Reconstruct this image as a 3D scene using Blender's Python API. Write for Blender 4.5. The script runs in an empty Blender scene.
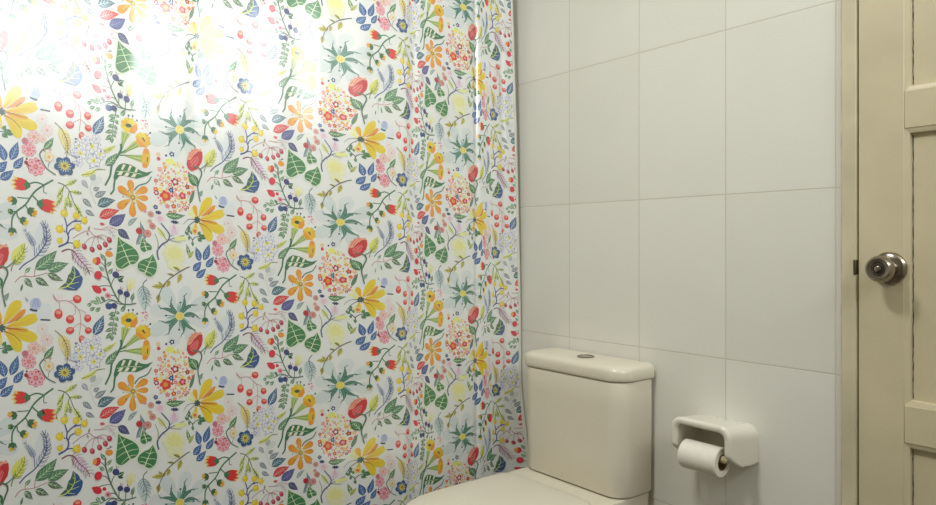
import bpy, bmesh, math, random
from mathutils import Vector, Matrix

random.seed(7)
S = bpy.context.scene
COL = S.collection

# ------------------------------------------------------------------ camera
CAM = Vector((1.796, -1.663, 1.05))
YAW = math.radians(51.6)
FPX, CX, CY = 698.0, 468.0, 245.0
cam_d = bpy.data.cameras.new('camera')
cam = bpy.data.objects.new('camera', cam_d)
COL.objects.link(cam)
cam.location = CAM
cam.rotation_euler = (math.pi / 2, 0, YAW)
cam_d.sensor_width = 36.0
cam_d.lens = FPX / 936 * 36
cam_d.shift_y = -7.5 / 936
cam_d.clip_start = 0.02
S.camera = cam

# ------------------------------------------------------------------ world, light, exposure
w = bpy.data.worlds.new('world')
S.world = w
w.use_nodes = True
w.node_tree.nodes['Background'].inputs[0].default_value = (0.9, 0.95, 1.0, 1)
w.node_tree.nodes['Background'].inputs[1].default_value = 0.4

LAMP = (0.74, -1.35, 2.58)
def area(name, loc, rot, sx, sy, power, col):
    d = bpy.data.lights.new(name, 'AREA')
    d.shape = 'RECTANGLE'
    d.size, d.size_y, d.energy, d.color = sx, sy, power, col
    o = bpy.data.objects.new(name, d)
    COL.objects.link(o)
    o.location, o.rotation_euler = loc, rot
    return o
area('ceiling_lamp_light', LAMP, (0, 0, 0), 0.30, 0.30, 24, (0.99, 0.995, 0.94))
# daylight through the high window in the right-hand wall
WIN = dict(y0=-1.52, y1=-0.10, z0=1.86, z1=2.58, x=2.70)
area('window_daylight', (WIN['x'] + 0.14, (WIN['y0'] + WIN['y1']) / 2, (WIN['z0'] + WIN['z1']) / 2),
     (0, math.radians(90), 0), 0.84, 1.56, 38, (0.96, 1.0, 1.0))

S.view_settings.view_transform = 'Standard'
S.view_settings.look = 'None'
S.view_settings.exposure = 0.0
S.view_settings.gamma = 1.0
S.view_settings.use_curve_mapping = False

FLOOR = -0.04
CEIL = 2.70

# ------------------------------------------------------------------ helpers
def lin(c):
    out = []
    for v in c:
        v = v / 255
        out.append(v / 12.92 if v <= 0.04045 else ((v + 0.055) / 1.055) ** 2.4)
    return out

def new_mat(name):
    m = bpy.data.materials.new(name)
    m.use_nodes = True
    nt = m.node_tree
    return m, nt, nt.nodes['Principled BSDF']

def simple_mat(name, rgb, rough=0.5, metal=0.0, mottling=0.04, scale=6.0, coat=0.0, bump=0.0, bscale=40, spec=0.5):
    m, nt, b = new_mat(name)
    tc = nt.nodes.new('ShaderNodeTexCoord')
    nz = nt.nodes.new('ShaderNodeTexNoise')
    nz.inputs['Scale'].default_value = scale
    nz.inputs['Detail'].default_value = 4
    nt.links.new(tc.outputs['Object'], nz.inputs['Vector'])
    r = nt.nodes.new('ShaderNodeValToRGB')
    c = lin(rgb)
    r.color_ramp.elements[0].color = [v * (1 - mottling * 2) for v in c] + [1]
    r.color_ramp.elements[1].color = [min(1, v * (1 + mottling * 2)) for v in c] + [1]
    r.color_ramp.elements[0].position = 0.3
    r.color_ramp.elements[1].position = 0.7
    nt.links.new(nz.outputs['Fac'], r.inputs['Fac'])
    nt.links.new(r.outputs['Color'], b.inputs['Base Color'])
    b.inputs['Roughness'].default_value = rough
    b.inputs['Metallic'].default_value = metal
    b.inputs['Coat Weight'].default_value = coat
    b.inputs['Coat Roughness'].default_value = 0.08
    b.inputs['Specular IOR Level'].default_value = spec
    if bump:
        n2 = nt.nodes.new('ShaderNodeTexNoise')
        n2.inputs['Scale'].default_value = bscale
        nt.links.new(tc.outputs['Object'], n2.inputs['Vector'])
        bp = nt.nodes.new('ShaderNodeBump')
        bp.inputs['Strength'].default_value = bump
        bp.inputs['Distance'].default_value = 0.01
        nt.links.new(n2.outputs['Fac'], bp.inputs['Height'])
        nt.links.new(bp.outputs['Normal'], b.inputs['Normal'])
    return m

def link(name, bm, mat, parent=None, smooth=True, bevel=0.0, segs=3, subd=0, angle=40):
    me = bpy.data.meshes.new(name)
    bmesh.ops.recalc_face_normals(bm, faces=bm.faces)
    bm.to_mesh(me)
    bm.free()
    o = bpy.data.objects.new(name, me)
    COL.objects.link(o)
    if mat:
        me.materials.append(mat)
    if parent:
        o.parent = parent
    if bevel:
        mod = o.modifiers.new('bevel', 'BEVEL')
        mod.width, mod.segments, mod.limit_method = bevel, segs, 'ANGLE'
        mod.angle_limit = math.radians(35)
    if subd:
        mod = o.modifiers.new('subd', 'SUBSURF')
        mod.levels = mod.render_levels = subd
    if smooth:
        for p in me.polygons:
            p.use_smooth = True
        me.set_sharp_from_angle(angle=math.radians(angle))
    return o

def box(bm, x0, x1, y0, y1, z0, z1):
    vs = [bm.verts.new(p) for p in ((x0, y0, z0), (x1, y0, z0), (x1, y1, z0), (x0, y1, z0),
                                    (x0, y0, z1), (x1, y0, z1), (x1, y1, z1), (x0, y1, z1))]
    for f in ((0, 3, 2, 1), (4, 5, 6, 7), (0, 1, 5, 4), (1, 2, 6, 5), (2, 3, 7, 6), (3, 0, 4, 7)):
        bm.faces.new([vs[i] for i in f])

def loft(bm, rings, cap0=True, cap1=True):
    """rings: lists of points, same count, closed loops"""
    vr = [[bm.verts.new(p) for p in r] for r in rings]
    n = len(vr[0])
    for a, b in zip(vr[:-1], vr[1:]):
        for i in range(n):
            bm.faces.new((a[i], a[(i + 1) % n], b[(i + 1) % n], b[i]))
    if cap0:
        bm.faces.new(list(reversed(vr[0])))
    if cap1:
        bm.faces.new(vr[-1])

def lathe(bm, prof, origin, axis, n=32):
    """prof: list of (radius, distance along axis)"""
    ax = Vector(axis).normalized()
    t = Vector((0, 0, 1)) if abs(ax.z) < 0.9 else Vector((1, 0, 0))
    e1 = ax.cross(t).normalized()
    e2 = ax.cross(e1)
    o = Vector(origin)
    rings = []
    for r, d in prof:
        r = max(r, 1e-4)
        rings.append([o + ax * d + (e1 * math.cos(2 * math.pi * i / n) + e2 * math.sin(2 * math.pi * i / n)) * r for i in range(n)])
    loft(bm, rings)

def rrect(x0, x1, y0, y1, r_front, r_back, n=8):
    """rounded rectangle, front is y0; counter-clockwise"""
    pts = []
    for cx, cy, r, a0 in ((x0 + r_front, y0 + r_front, r_front, 180), (x1 - r_front, y0 + r_front, r_front, 270),
                          (x1 - r_back, y1 - r_back, r_back, 0), (x0 + r_back, y1 - r_back, r_back, 90)):
        for i in range(n + 1):
            a = math.radians(a0 + 90 * i / n)
            pts.append((cx + r * math.cos(a), cy + r * math.sin(a)))
    return pts

def empty(name, loc):
    o = bpy.data.objects.new(name, None)
    COL.objects.link(o)
    o.location = loc
    o.empty_display_size = 0.05
    return o

def tag(o, label=None, cat=None, group=None, kind=None):
    if label: o['label'] = label
    if cat: o['category'] = cat
    if group: o['group'] = group
    if kind: o['kind'] = kind
    return o

def adopt(child, parent):
    child.parent = parent
    child.matrix_parent_inverse = Matrix.Translation(-Vector(parent.location))
    return child

# ------------------------------------------------------------------ materials of the setting
TW, TH, TX0, TZ0 = 0.2785, 0.4305, 0.2265, 0.7515
def tile_mat():
    m, nt, b = new_mat('glazed_wall_tile')
    N, L = nt.nodes, nt.links
    geo = N.new('ShaderNodeNewGeometry')
    sep = N.new('ShaderNodeSeparateXYZ')
    L.new(geo.outputs['Position'], sep.inputs[0])
    def math_(op, a, b_=None):
        n = N.new('ShaderNodeMath'); n.operation = op
        for i, v in enumerate((a, b_)):
            if v is None: continue
            if isinstance(v, (int, float)): n.inputs[i].default_value = v
            else: L.new(v, n.inputs[i])
        return n.outputs[0]
    # horizontal run: x on the back wall, y on the side walls (only one of them varies)
    nsep = N.new('ShaderNodeSeparateXYZ'); L.new(geo.outputs['Normal'], nsep.inputs[0])
    side = math_('GREATER_THAN', math_('ABSOLUTE', nsep.outputs['X']), 0.7)
    hx = math_('ADD', math_('MULTIPLY', sep.outputs['X'], math_('SUBTRACT', 1, side)), math_('MULTIPLY', sep.outputs['Y'], side))
    tu = math_('DIVIDE', math_('SUBTRACT', hx, TX0), TW)
    tv = math_('DIVIDE', math_('SUBTRACT', sep.outputs['Z'], TZ0), TH)
    fu, fv = math_('FRACT', tu), math_('FRACT', tv)
    du = math_('MULTIPLY', math_('MINIMUM', fu, math_('SUBTRACT', 1, fu)), TW)
    dv = math_('MULTIPLY', math_('MINIMUM', fv, math_('SUBTRACT', 1, fv)), TH)
    d = math_('MINIMUM', du, dv)
    mr = N.new('ShaderNodeMapRange'); mr.interpolation_type = 'SMOOTHSTEP'
    mr.inputs['From Min'].default_value = 0.0007; mr.inputs['From Max'].default_value = 0.0022
    L.new(d, mr.inputs['Value'])
    # a little colour difference from tile to tile and a cloudy glaze
    cmb = N.new('ShaderNodeCombineXYZ')
    L.new(math_('FLOOR', tu), cmb.inputs[0]); L.new(math_('FLOOR', tv), cmb.inputs[1])
    wn = N.new('ShaderNodeTexWhiteNoise'); wn.noise_dimensions = '2D'
    L.new(cmb.outputs[0], wn.inputs['Vector'])
    nz = N.new('ShaderNodeTexNoise'); nz.inputs['Scale'].default_value = 5; nz.inputs['Detail'].default_value = 5
    L.new(geo.outputs['Position'], nz.inputs['Vector'])
    f = math_('ADD', math_('MULTIPLY', wn.outputs['Value'], 0.4), math_('MULTIPLY', nz.outputs['Fac'], 0.6))
    rp = N.new('ShaderNodeValToRGB')
    rp.color_ramp.elements[0].position, rp.color_ramp.elements[1].position = 0.2, 0.8
    rp.color_ramp.elements[0].color = lin((224, 223, 213)) + [1]
    rp.color_ramp.elements[1].color = lin((231, 230, 222)) + [1]
    L.new(f, rp.inputs['Fac'])
    mx = N.new('ShaderNodeMix'); mx.data_type = 'RGBA'
    mx.inputs['A'].default_value = lin((206, 203, 189)) + [1]
    L.new(mr.outputs['Result'], mx.inputs['Factor']); L.new(rp.outputs['Color'], mx.inputs['B'])
    L.new(mx.outputs['Result'], b.inputs['Base Color'])
    b.inputs['Roughness'].default_value = 0.32
    nz2 = N.new('ShaderNodeTexNoise'); nz2.inputs['Scale'].default_value = 9
    L.new(geo.outputs['Position'], nz2.inputs['Vector'])
    h = math_('ADD', math_('MULTIPLY', mr.outputs['Result'], 0.10), math_('MULTIPLY', nz2.outputs['Fac'], 0.12))
    bp = N.new('ShaderNodeBump'); bp.inputs['Strength'].default_value = 0.5; bp.inputs['Distance'].default_value = 0.008
    L.new(h, bp.inputs['Height']); L.new(bp.outputs['Normal'], b.inputs['Normal'])
    return m

TILE = tile_mat()
PLASTER = simple_mat('white_ceiling_paint', (236, 232, 222), 0.7)
FLOORM = simple_mat('brown_floor_tile', (96, 86, 74), 0.4, mottling=0.08, scale=12)
DIM = simple_mat('stone_grey_paint', (150, 144, 132), 0.7)
CREAM_PAINT = simple_mat('cream_door_paint', (205, 194, 163), 0.42, mottling=0.035, scale=5, bump=0.04, bscale=30)
FRAME_PAINT = simple_mat('cream_frame_paint', (206, 197, 168), 0.45, mottling=0.06, scale=7, bump=0.05, bscale=25)
CAULK = simple_mat('yellowed_caulk', (208, 200, 174), 0.6, mottling=0.1, scale=30)
DARKGAP = simple_mat('dark_crack_and_gap_shade', (52, 44, 34), 0.9)  # dark of the door crack, and painted shade for the cistern gaps
CHINA = simple_mat('glazed_vitreous_china', (222, 215, 197), 0.3, mottling=0.012, scale=3, coat=0.15)
SEATM = simple_mat('white_seat_plastic', (216, 210, 194), 0.33, mottling=0.01)
HOLDER = simple_mat('glazed_white_ceramic', (228, 224, 210), 0.16, mottling=0.012, coat=0.6)
CHROME = simple_mat('brushed_steel', (158, 149, 136), 0.2, metal=1.0, mottling=0.05, scale=40)
BRASS = simple_mat('tarnished_strike_plate', (92, 80, 60), 0.5, metal=0.7, mottling=0.12, scale=60)
PAPER = simple_mat('soft_toilet_paper', (238, 234, 224), 0.95, mottling=0.012, scale=60, bump=0.12, bscale=300, spec=0.1)
CARD = simple_mat('grey_brown_card', (150, 120, 88), 0.9)
ROLLER = simple_mat('cream_plastic_roller', (226, 212, 170), 0.4)
WHITEM = simple_mat('white_enamel', (230, 228, 220), 0.4)
KEYM = simple_mat('dark_keyhole', (40, 36, 32), 0.5)

# ------------------------------------------------------------------ room shell
XL, XR, YB, YF = -0.78, WIN['x'], 0.0, -2.75
FX0, FX1 = 1.0790, 1.110          # left jamb of the door frame
DX0, DX1 = 1.113, 1.870           # door leaf
DTOP = 1.985
def structure(name, boxes, mat):
    bm = bmesh.new()
    for b in boxes: box(bm, *b)
    return tag(link(name, bm, mat, smooth=False), kind='structure')

structure('floor', [(XL - .1, XR + .1, YF - .1, YB + .1, FLOOR - .1, FLOOR)], FLOORM)
structure('ceiling', [(XL - .1, XR + .1, YF - .1, YB + .1, CEIL, CEIL + .1)], PLASTER)
structure('wall_back', [(XL - .1, FX0 - .004, YB, YB + .1, FLOOR, CEIL),
                        (FX0 - .004, DX1 + .05, YB, YB + .1, DTOP + .045, CEIL),
                        (DX1 + .05, XR + .1, YB, YB + .1, FLOOR, CEIL)], TILE)
structure('wall_left', [(XL - .1, XL, YF, YB, FLOOR, CEIL)], TILE)
structure('wall_front', [(XL - .1, XR + .1, YF - .1, YF, FLOOR, CEIL)], DIM)
structure('wall_right', [(XR, XR + .1, YF, YB, FLOOR, WIN['z0']), (XR, XR + .1, YF, YB, WIN['z1'], CEIL),
                         (XR, XR + .1, YF, WIN['y0'], WIN['z0'], WIN['z1']),
                         (XR, XR + .1, WIN['y1'], YB, WIN['z0'], WIN['z1'])], TILE)
# window (behind the photographer's right shoulder)
bm = bmesh.new()
a, b_, c, d = WIN['y0'], WIN['y1'], WIN['z0'], WIN['z1']
box(bm, XR + .03, XR + .07, a, b_, c, c + .03); box(bm, XR + .03, XR + .07, a, b_, d - .03, d)
box(bm, XR + .03, XR + .07, a, a + .03, c + .03, d - .03); box(bm, XR + .03, XR + .07, b_ - .03, b_, c + .03, d - .03)
win = tag(link('window_1', bm, WHITEM, smooth=False), kind='structure')
gm, nt, pb = new_mat('clear_window_glass')
tr = nt.nodes.new('ShaderNodeBsdfTransparent'); gl = nt.nodes.new('ShaderNodeBsdfGlossy'); mxs = nt.nodes.new('ShaderNodeMixShader')
gl.inputs['Roughness'].default_value = 0.02; mxs.inputs[0].default_value = 0.06
nt.links.new(tr.outputs[0], mxs.inputs[1]); nt.links.new(gl.outputs[0], mxs.inputs[2])
nt.links.new(mxs.outputs[0], nt.nodes['Material Output'].inputs['Surface'])
bm = bmesh.new()
box(bm, XR + .048, XR + .052, a + .03, b_ - .03, c + .03, d - .03)
link('pane', bm, gm, win, smooth=False)

# door frame
bm = bmesh.new()
box(bm, FX0, FX1, -0.010, 0.10, FLOOR, DTOP + .04)
box(bm, DX1 + .003, DX1 + .046, -0.010, 0.10, FLOOR, DTOP + .04)
box(bm, FX1, DX1 + .003, -0.010, 0.10, DTOP + .003, DTOP + .04)
box(bm, FX1, FX1 + .012, 0.036, 0.10, FLOOR, DTOP + .003)          # stops behind the door leaf
box(bm, DX1 - .009, DX1 + .003, 0.036, 0.10, FLOOR, DTOP + .003)
frame = tag(link('trim_1', bm, FRAME_PAINT, bevel=0.0012, segs=2), kind='structure')
bm = bmesh.new()
box(bm, FX1 - .005, FX1 + .0006, -0.0125, 0.006, 0.983, 1.017)
link('strike_plate', bm, BRASS, frame, bevel=0.001, segs=1)
# uneven line of caulk where the tiles meet the frame
bm = bmesh.new()
rings = []
for i in range(90):
    z = FLOOR + (DTOP - FLOOR) * i / 89
    wv = 0.0025 + 0.0010 * math.sin(i * 1.7) * math.sin(i * .63)
    rings.append([(FX0 - .004 - wv * .6, -.0005, z), (FX0 - .003, -.005 - wv * .4, z), (FX0 + .002, -.0085 - wv * .3, z), (FX0 + .003, .001, z)])
loft(bm, rings)
tag(link('trim_2', bm, CAULK, angle=180), kind='structure')

# door leaf: stiles and rails around sunk panels
DY0, DY1 = -0.004, 0.034
SX0, SX1 = 1.216, DX1 - 0.105
MO = 0.011
RAILS = [(FLOOR + .004, 0.16), (0.616, 0.718), (1.288, 1.390), (1.88, DTOP)]
bm = bmesh.new()
box(bm, DX0, SX0 - MO, DY0, DY1, FLOOR + .004, DTOP)
box(bm, SX1 + MO, DX1, DY0, DY1, FLOOR + .004, DTOP)
for z0, z1 in RAILS:
    box(bm, SX0 - MO + .0003, SX1 + MO - .0003, DY0, DY1, z0 + (MO if z0 > .1 else 0), z1 - (MO if z1 < 1.9 else 0))
door = tag(link('door_1', bm, CREAM_PAINT, bevel=0.0015, segs=2), kind='structure')
for (a0, a1), (b0, b1) in zip(RAILS[:-1], RAILS[1:]):
    bm = bmesh.new()
    rings = []
    for ins, y in ((-MO, DY1 - .004), (-MO, DY0 + .0015), (-MO + .002, DY0 + .0018), (-.0015, DY0 + .0042), (0.0, .0115), (0.006, .0115)):
        rings.append([(SX0 + ins, y, a1 + ins), (SX1 - ins, y, a1 + ins), (SX1 - ins, y, b0 - ins), (SX0 + ins, y, b0 - ins)])
    loft(bm, rings)
    link('panel', bm, CREAM_PAINT, door, smooth=False)
    # hairline shrinkage crack between the stile and the panel
    bm = bmesh.new()
    prev = None
    n = 70
    for i in range(n + 1):
        z = a1 + .004 + (b0 - a1 - .008) * i / n
        off = 0.0012 + 0.0004 * math.sin(i * 1.3) * math.sin(i * .41) + 0.0004 * random.uniform(-1, 1)
        hw = 0.0006 + 0.0004 * random.uniform(-1, 1)
        cur = [bm.verts.new((SX0 + off - hw, .0110, z)), bm.verts.new((SX0 + off + hw, .0110, z)), bm.verts.new((SX0 + off + hw, .0130, z)), bm.verts.new((SX0 + off - hw, .0130, z))]
        if prev:
            for k in range(4):
                bm.faces.new((prev[k], prev[(k + 1) % 4], cur[(k + 1) % 4], cur[k]))
        else:
            bm.faces.new(cur)
        prev = cur
    bm.faces.new(prev)
    link('paint_crack', bm, DARKGAP, door, smooth=False)
# door knob
KX, KZ = 1.177, 0.999
bm = bmesh.new()
lathe(bm, [(.001, .0), (.0350, .0), (.0362, .003), (.0348, .007), (.030, .0105), (.020, .0125), (.0145, .014), (.001, .014)], (KX, DY0, KZ), (0, -1, 0), 40)
rose = link('knob_rose', bm, CHROME, door)
bm = bmesh.new()
lathe(bm, [(.001, .010), (.0135, .010), (.0135, .022), (.016, .028), (.0240, .036), (.0282, .044), (.0286, .051), (.0268, .058), (.0225, .0625), (.0150, .0615), (.0128, .0590), (.001, .0590)], (KX, DY0, KZ), (0, -1, 0), 40)
knob = link('door_knob', bm, CHROME, door)
bm = bmesh.new()
lathe(bm, [(.001, .058), (.0112, .058), (.0112, .0600), (.001, .0602)], (KX, DY0, KZ), (0, -1, 0), 28)
link('lock_ring', bm, KEYM, knob)
bm = bmesh.new()
lathe(bm, [(.001, .059), (.0068, .059), (.0064, .0640), (.005, .0650), (.001, .0650)], (KX, DY0, KZ), (0, -1, 0), 24)
link('lock_button', bm, CHROME, knob)

# ceiling lamp (out of frame, gives the light)
bm = bmesh.new()
rr = rrect(LAMP[0] - .18, LAMP[0] + .18, LAMP[1] - .18, LAMP[1] + .18, .03, .03, 5)
loft(bm, [[(x, y, CEIL) for x, y in rr], [(x, y, LAMP[2] + .006) for x, y in rr]])
lampo = tag(link('ceiling_lamp', bm, WHITEM), 'square white ceiling lamp fixed above the middle of the bathroom', 'lamp')

# ------------------------------------------------------------------ shower curtain
def px_to_cloth(px, py):
    """photo point -> place on the hanging plane x = 0"""
    dx, dz = (px - CX) / FPX, -(py - CY) / FPX
    D = Vector((-math.sin(YAW) + dx * math.cos(YAW), math.cos(YAW) + dx * math.sin(YAW), dz))
    t = -CAM.x / D.x
    return CAM.y + t * D.y, CAM.z + t * D.z
VP = 0.465                                            # repeat of the print along the drop
_s0, _s1 = px_to_cloth(12, CY)[0], px_to_cloth(207, CY)[0]
def base_col(p): return (px_to_cloth(p, CY)[0] - _s0) / (_s1 - _s0)
ANCH = [(px_to_cloth(p, CY)[0], base_col(b) + n) for p, b, n in ((12, 12, 0), (207, 12, 1), (300.5, 134, 1), (338, 181.5, 1), (367, 12, 2), (401, 68, 2),
                                                               (429, 134, 2), (461, 181.5, 2), (480, 12, 3), (494, 65, 3), (508, 88, 3), (519, 106, 3))]
ANCH = [(ANCH[0][0] - 2.0, ANCH[0][1] - 2.0 / ((ANCH[1][0] - ANCH[0][0])))] + ANCH + [(ANCH[-1][0] + .3, ANCH[-1][1] + .6)]
def interp(x, tab, i, j):
    for a, b in zip(tab[:-1], tab[1:]):
        if x <= b[i] or b is tab[-1]:
            t = (x - a[i]) / (b[i] - a[i])
            return a[j] + t * (b[j] - a[j])
def s_to_u(s): return interp(s, ANCH, 0, 1)
def u_to_s(u): return interp(u, ANCH, 1, 0)
DRIFT = -0.021
def uv_of_px(px, py):
    s, z = px_to_cloth(px, py)
    u = s_to_u(s)
    return u, z / VP + DRIFT * u

# ---- the printed motifs, drawn once for one repeat
POLYS = []                                            # (colour, [(u, v)...])
OFF = {'A': (0, 250), 'B': (90, 250), 'C': (180, 250), 'D': (0, 300), 'E': (90, 300), 'F': (180, 300), 'G': (0, 350), 'H': (90, 350),
       'I': (0, 400), 'J': (90, 400), 'K': (180, 400), 'L': (0, 451), 'M': (90, 451), 'N': (180, 350), 'O': (180, 451)}
KS = 9.35
cur = (0, 0)
def at(k):
    global cur
    cur = OFF[k]
def P(col, pts):
    POLYS.append((col, [uv_of_px(cur[0] + x / KS, cur[1] + y / KS) for x, y in pts]))
def smooth(pts, n=5):
    if len(pts) < 3: 
        return pts
    out = []
    for i in range(len(pts) - 1):
        p0, p1, p2, p3 = pts[max(i - 1, 0)], pts[i], pts[i + 1], pts[min(i + 2, len(pts) - 1)]
        for k in range(n):
            t = k / n
            out.append(tuple(0.5 * (2 * p1[q] + (p2[q] - p0[q]) * t + (2 * p0[q] - 5 * p1[q] + 4 * p2[q] - p3[q]) * t * t + (3 * p1[q] - p0[q] - 3 * p2[q] + p3[q]) * t ** 3) for q in (0, 1)))
    out.append(pts[-1])
    return out
def stroke(col, pts, w0, w1=None, n=5):
    w1 = w0 if w1 is None else w1
    q = smooth(pts, n)
    L, R = [], []
    for i, p in enumerate(q):
        a, b = q[max(i - 1, 0)], q[min(i + 1, len(q) - 1)]
        dx, dy = b[0] - a[0], b[1] - a[1]
        l = math.hypot(dx, dy) or 1
        w = (w0 + (w1 - w0) * i / (len(q) - 1)) / 2
        L.append((p[0] - dy / l * w, p[1] + dx / l * w)); R.append((p[0] + dy / l * w, p[1] - dx / l * w))
    for i in range(len(q) - 1):
        P(col, [L[i], L[i + 1], R[i + 1], R[i]])
def shape(p0, p1, w, bend, prof):
    dx, dy = p1[0] - p0[0], p1[1] - p0[1]
    l = math.hypot(dx, dy); nx, ny = -dy / l, dx / l
    top, bot = [], []
    for t, f in prof:
        c = bend * math.sin(math.pi * t)
        bx, by = p0[0] + dx * t + nx * c, p0[1] + dy * t + ny * c
        top.append((bx + nx * f * w / 2, by + ny * f * w / 2)); bot.append((bx - nx * f * w / 2, by - ny * f * w / 2))
    return top + bot[::-1], (lambda t, f: (p0[0] + dx * t + nx * (bend * math.sin(math.pi * t) + f * w / 2), p0[1] + dy * t + ny * (bend * math.sin(math.pi * t) + f * w / 2)))
LEAFP = [(0, .04), (.1, .5), (.22, .85), (.36, 1), (.52, .93), (.68, .7), (.84, .36), (1, .03)]
PETP = [(0, .12), (.15, .35), (.35, .66), (.55, .92), (.72, 1), (.86, .86), (.95, .52), (1, .2)]
def leaf(col, p0, p1, w, vein=None, bend=0, nv=3, vw=6):
    pts, f = shape(p0, p1, w, bend, LEAFP)
    P(col, pts)
    if vein:
        stroke(vein, [f(.02, 0), f(.5, 0), f(.92, 0)], vw, vw * .5, 3)
        for i in range(nv):
            t = .16 + .56 * i / max(nv, 1)
            for s in (-1, 1):
                stroke(vein, [f(t, 0), f(min(t + .2, .96), s * .66)], vw * .7, vw * .4)
def petal(col, p0, p1, w, bend=0, mid=None):
    pts, f = shape(p0, p1, w, bend, PETP)
    P(col, pts)
    if mid:
        stroke(mid, [f(.05, 0), f(.4, 0.05), f(.75, 0)], w * .16, w * .05, 3)
        stroke(mid, [f(.1, .1), f(.5, .4), f(.8, .5)], w * .07, w * .03, 3)
def blob(col, x, y, rx, ry=None, ang=0, n=14, jit=0.0):
    ry = ry or rx
    ca, sa = math.cos(math.radians(ang)), math.sin(math.radians(ang))
    pts = []
    for i in range(n):
        a = 2 * math.pi * i / n
        k = 1 + random.uniform(-jit, jit)
        px, py = rx * k * math.cos(a), ry * k * math.sin(a)
        pts.append((x + px * ca - py * sa, y + px * sa + py * ca))
    P(col, pts)
def scallop(col, x, y, r, n=5, dep=.25, ry=None, a0=0, k=6):
    pts = []
    ry = ry or r
    for i in range(n * k):
        a = 2 * math.pi * i / (n * k) + a0
        rr = 1 - dep * (1 - abs(math.sin(n * (a - a0) / 2)))
        pts.append((x + r * rr * math.cos(a), y + ry * rr * math.sin(a)))
    P(col, pts)
def sprig(col, pts, w0, w1, ntw, length, tw=5, tint=None, spread=55, tintw=110):
    """a stem with many thin side twigs"""
    q = smooth(pts, 6)
    if tint:
        i0 = int(len(q) * .3)
        leaf(tint, q[i0], (q[-1][0] + (q[-1][0] - q[-2][0]) * 2, q[-1][1] + (q[-1][1] - q[-2][1]) * 2), tintw)
    stroke(col, pts, w0, w1)
    for i in range(ntw):
        t = .35 + .6 * i / ntw
        k = int(t * (len(q) - 1))
        p, r = q[k], q[min(k + 1, len(q) - 1)]
        a = math.atan2(r[1] - p[1], r[0] - p[0])
        for s in (-1, 1):
            b = a + s * math.radians(spread)
            l = length * (1.05 - .6 * (t - .35))
            e = (p[0] + l * math.cos(b), p[1] + l * math.sin(b))
            m_ = (p[0] + l * .5 * math.cos(b + s * .2), p[1] + l * .5 * math.sin(b + s * .2))
            stroke(col, [p, m_, e], tw, tw * .6, 3)

G1, G2, G3, GS = (58, 116, 78), (92, 126, 100), (48, 88, 70), (84, 116, 98)
PV = (186, 212, 170)
RED, DRED, PINK, LPINK = (196, 46, 56), (150, 36, 58), (216, 146, 154), (226, 200, 200)
YEL, YEL2, ORG, PEACH = (232, 192, 44), (226, 172, 36), (228, 146, 44), (230, 190, 150)
BLUE, NAVY, SKY, TEAL = (46, 88, 138), (48, 58, 108), (130, 158, 178), (70, 112, 112)
LILAC, OLIVE, YG, GREYP, CREAMC = (172, 168, 192), (140, 146, 72), (208, 214, 150), (180, 196, 192), (228, 222, 176)
PURP, WHITE, PLUM = (112, 72, 112), (222, 224, 216), (128, 60, 84)
TINTG, TINTB, TINTP = (210, 215, 206), (198, 208, 212), (222, 206, 202)

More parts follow.
